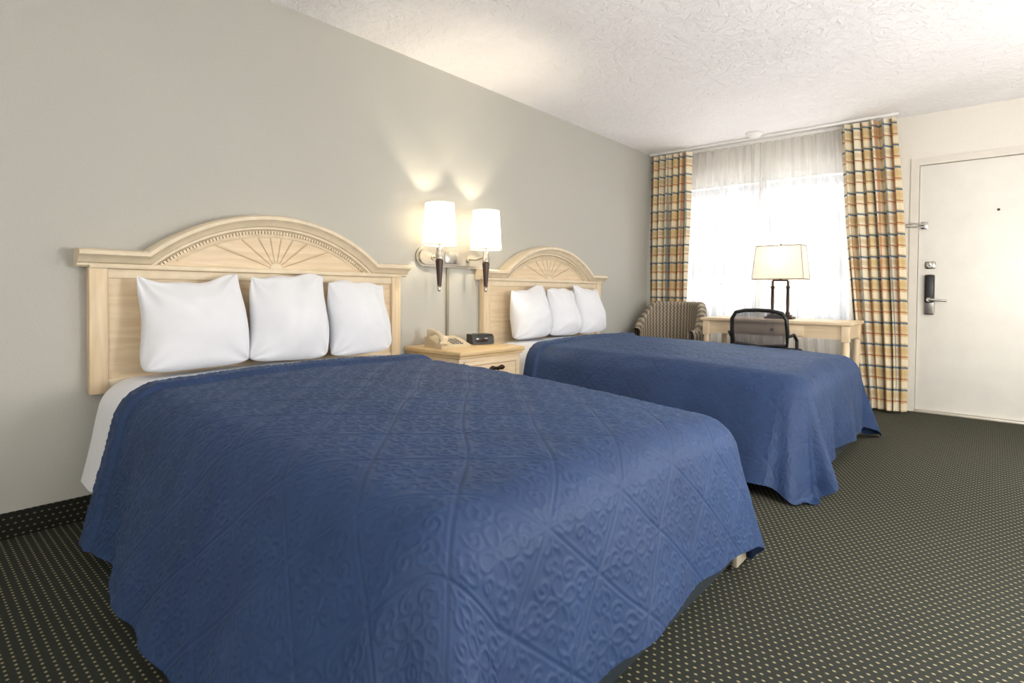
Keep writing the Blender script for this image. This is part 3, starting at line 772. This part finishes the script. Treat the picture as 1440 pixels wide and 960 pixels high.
# ------------------------------------------------------------------ desk chair
cx_, cy_ = 1.42, 4.56
dc = top('desk_chair', (cx_, cy_+.18, 0), 'dark-framed office chair with grey mesh back at the desk', 'chair')
bp = [(cx_-.20, cy_+.04, .56), (cx_-.21, cy_+.01, .66), (cx_-.205, cy_-.005, .76), (cx_-.175, cy_-.01, .81), (cx_-.10, cy_-.02, .828), (cx_, cy_-.025, .832), (cx_+.10, cy_-.02, .828), (cx_+.175, cy_-.01, .81), (cx_+.205, cy_-.005, .76), (cx_+.21, cy_+.01, .66), (cx_+.20, cy_+.04, .56), (cx_, cy_+.03, .54), (cx_-.20, cy_+.04, .56)]
bk = B().tube(bp, .015, 12).obj('backrest', M_DARK, dc)
P = np.zeros((24, 16, 3))
for i in range(24):
    for j in range(16):
        u = -1+2*i/23; v_ = j/15
        hw = .20-.02*abs(v_-.6)
        P[i, j] = (cx_+u*hw, cy_-.02+.035*(1-v_)+.03*u*u*0.3, .555+.265*v_-(.018*u**4 if v_ > .8 else 0))
q = NT('open_weave_chair_mesh'); v = q.coord()
wv1 = q.n('ShaderNodeTexWave', wave_type='BANDS', bands_direction='X'); q.l(v, wv1.inputs[0]); wv1.inputs['Scale'].default_value = 55
wv2 = q.n('ShaderNodeTexWave', wave_type='BANDS', bands_direction='Z'); q.l(v, wv2.inputs[0]); wv2.inputs['Scale'].default_value = 55
mxx = q.math('MAXIMUM', wv1.outputs['Fac'], wv2.outputs['Fac'])
q.l(q.math('GREATER_THAN', mxx, .55), q.b.inputs['Alpha'])
q.b.inputs['Base Color'].default_value = lin((82, 78, 82)); q.b.inputs['Roughness'].default_value = .8
grid('back_fabric', P, q.m, parent=bk)
B().box((cx_-.22, cy_+.05, .45), (cx_+.22, cy_+.46, .51), .025, 4).obj('seat', M_PAD, dc)
for sg in (-1, 1):
    B().tube([(cx_+sg*.21, cy_+.02, .63), (cx_+sg*.245, cy_+.05, .645), (cx_+sg*.25, cy_+.12, .60), (cx_+sg*.25, cy_+.13, .47), (cx_+sg*.2, cy_+.16, .455)], .013, 10).obj('armrest', M_DARK, dc)
B().tube([(cx_, cy_+.03, .55), (cx_, cy_+.05, .46), (cx_, cy_+.24, .44)], .018).cyl((cx_, cy_+.25, .10), (cx_, cy_+.25, .45), .025).obj('stem', M_DARK, dc)
for k in range(5):
    a = 2*pi*k/5+pi/2
    p1 = (cx_+.24*cos(a), cy_+.25+.24*sin(a), .075)
    B().rings([((cx_, cy_+.25, .11), .022), (p1, .014)], 12).obj('leg', M_DARK, dc)
    B().cyl((p1[0]-.012*sin(a), p1[1]+.012*cos(a), .028), (p1[0]+.012*sin(a), p1[1]-.012*cos(a), .028), .028).cyl((p1[0], p1[1], .03), (p1[0], p1[1], .08), .008).obj('caster', M_DARK, dc)

# ------------------------------------------------------------------ tub armchair
ax, ay = .46, 4.98
ac = top('armchair', (ax, ay, 0), 'barrel-back armchair in brown and beige striped fabric by the curtain', 'armchair')
nphi, prof_n = 64, 20
P = np.zeros((nphi, prof_n+1, 3)); UV = np.zeros((nphi, prof_n+1, 2))
for i in range(nphi):
    t = -radians(25)+radians(230)*i/(nphi-1)
    topz = .62+.258*min(1, max(0, (sin(t)+.15)/.75))**.9
    ro, rin = .345, .265
    z0_ = .16
    zr = topz-.04
    sec = [(ro-.02, z0_), (ro, z0_+.02), (ro+.0, .3), (ro+.005, .45), (ro+.008, zr-.05), (ro+.008, zr-.01)]
    for k in range(7):
        a = pi*k/6; sec.append(((ro+rin)/2+.044*cos(a), zr+.04*sin(a)))
    sec += [(rin, zr-.02), (rin-.005, zr-.1), (rin-.012, .48), (rin-.01, .44), (rin, .40), (rin, .3), (rin+.02, z0_), (ro-.02, z0_)]
    sec = sec[:prof_n+1]
    for k, (r_, z_) in enumerate(sec):
        P[i, k] = (ax+r_*cos(t)*1.0, ay+r_*sin(t)*1.0, z_); UV[i, k] = (t*.3, z_)
grid('backrest', P, M_UPH, uv=UV, parent=ac)
b = B().box((ax-.25, ay-.33, .34), (ax+.25, ay+.2, .47), .05, 4); b.uv = [(p[0], p[1]) for p in b.v]; b.obj('seat_cushion', M_UPH, ac)
b = B().box((ax-.27, ay-.30, .13), (ax+.27, ay+.2, .34), .02, 2); b.uv = [(p[0], p[2]) for p in b.v]; b.obj('seat_base', M_UPH, ac)
for x in (-.2, .2):
    for y in (-.24, .2): B().rings([((ax+x, ay+y, 0), .015), ((ax+x, ay+y, .15), .024)], 12).obj('leg', M_DKWOOD, ac)

# ------------------------------------------------------------------ glowing ceiling dome, added unseen behind the viewpoint as fill
def fixture(x, y):
    f_ = top('added_fill_dome', (x, y, H), 'unseen round frosted dome added on the ceiling as fill', 'added fill light')
    B().lathe((x, y, H), [(0, -.001), (.17, -.001), (.17, -.025), (.16, -.03), (0, -.03)], 32).obj('rim', M_NICKEL, f_)
    B().lathe((x, y, H), [(.155, -.03), (.14, -.065), (.09, -.09), (0, -.1)], 32).obj('diffuser', emis('fill_dome_diffuser', (255, 244, 228), 5), f_)

def light(name, typ, loc, energy, color, size=.1, rot=None, sy=None):
    L = bpy.data.lights.new(name, typ); L.energy = energy; L.color = color
    if typ == 'AREA':
        L.size = size
        if sy: L.shape = 'RECTANGLE'; L.size_y = sy
    elif typ == 'SUN': L.angle = size
    else: L.shadow_soft_size = size
    o = bpy.data.objects.new(name, L); o.location = loc
    if rot: o.rotation_euler = rot
    COL.objects.link(o); return o
fixture(2.9, -1.3)
WARM = (1, .86, .64)
for y in (2.335, 2.76): light('sconce_bulb', 'POINT', (.158, y, 1.39), 11.5, WARM, .02)
light('desk_lamp_bulb', 'POINT', (lx, ly, 1.26), 2.4, (1, .9, .74), .03)
COOL = (.995, .985, .98)
light('added_room_fill', 'POINT', (3.3, -1.2, 1.05), 68, COOL, .35)  # bare point lamps added out of view to fill the room
light('added_room_fill', 'POINT', (3.5, 1.9, 1.05), 94, COOL, .3)
light('added_room_fill', 'POINT', (3.6, 4.0, 1.1), 46, COOL, .3)
light('window_daylight', 'AREA', (1.09, D+1.0, 3.1), 245, (.98, .985, 1), 2.6, (radians(-42), 0, 0), 1.2)
light('added_window_fill', 'AREA', (1.09, D+1.1, .25), 108, (.99, .985, .98), 2.6, (radians(-135), 0, 0), 1.0)  # area lamp added outside below the window, aimed up to brighten the ceiling
W = bpy.data.worlds.new('World'); S.world = W; W.use_nodes = True
wt = W.node_tree; bg = wt.nodes['Background']
sky = wt.nodes.new('ShaderNodeTexSky'); sky.sky_type = 'PREETHAM'
sky.turbidity = 5; sky.sun_direction = (.3, -.5, .8)
mx = wt.nodes.new('ShaderNodeMix'); mx.data_type = 'RGBA'; mx.inputs[0].default_value = .8
wt.links.new(sky.outputs[0], mx.inputs[6]); mx.inputs[7].default_value = (1, 1, 1, 1)
wt.links.new(mx.outputs[2], bg.inputs[0]); bg.inputs[1].default_value = 1.0

# ------------------------------------------------------------------ camera
a, p, ro, f, cy = .71931, .02007, .00864, 774.72, 426.13
fw = Vector((-sin(a)*cos(p), cos(a)*cos(p), -sin(p))); r = Vector((cos(a), sin(a), 0)); u = r.cross(fw)
r2 = cos(ro)*r+sin(ro)*u; u2 = -sin(ro)*r+cos(ro)*u
cd = bpy.data.cameras.new('Camera'); co = bpy.data.objects.new('Camera', cd); COL.objects.link(co)
m = Matrix((r2, u2, -fw)).transposed().to_4x4(); m.translation = Vector((2.82, 0, .957)); co.matrix_world = m
cd.sensor_fit = 'HORIZONTAL'; cd.sensor_width = 36; cd.lens = f/1440*36; cd.shift_y = (cy-480)/1440; cd.clip_start = .02
S.camera = co
for o in bpy.data.objects:
    if '_o' in o: del o['_o']
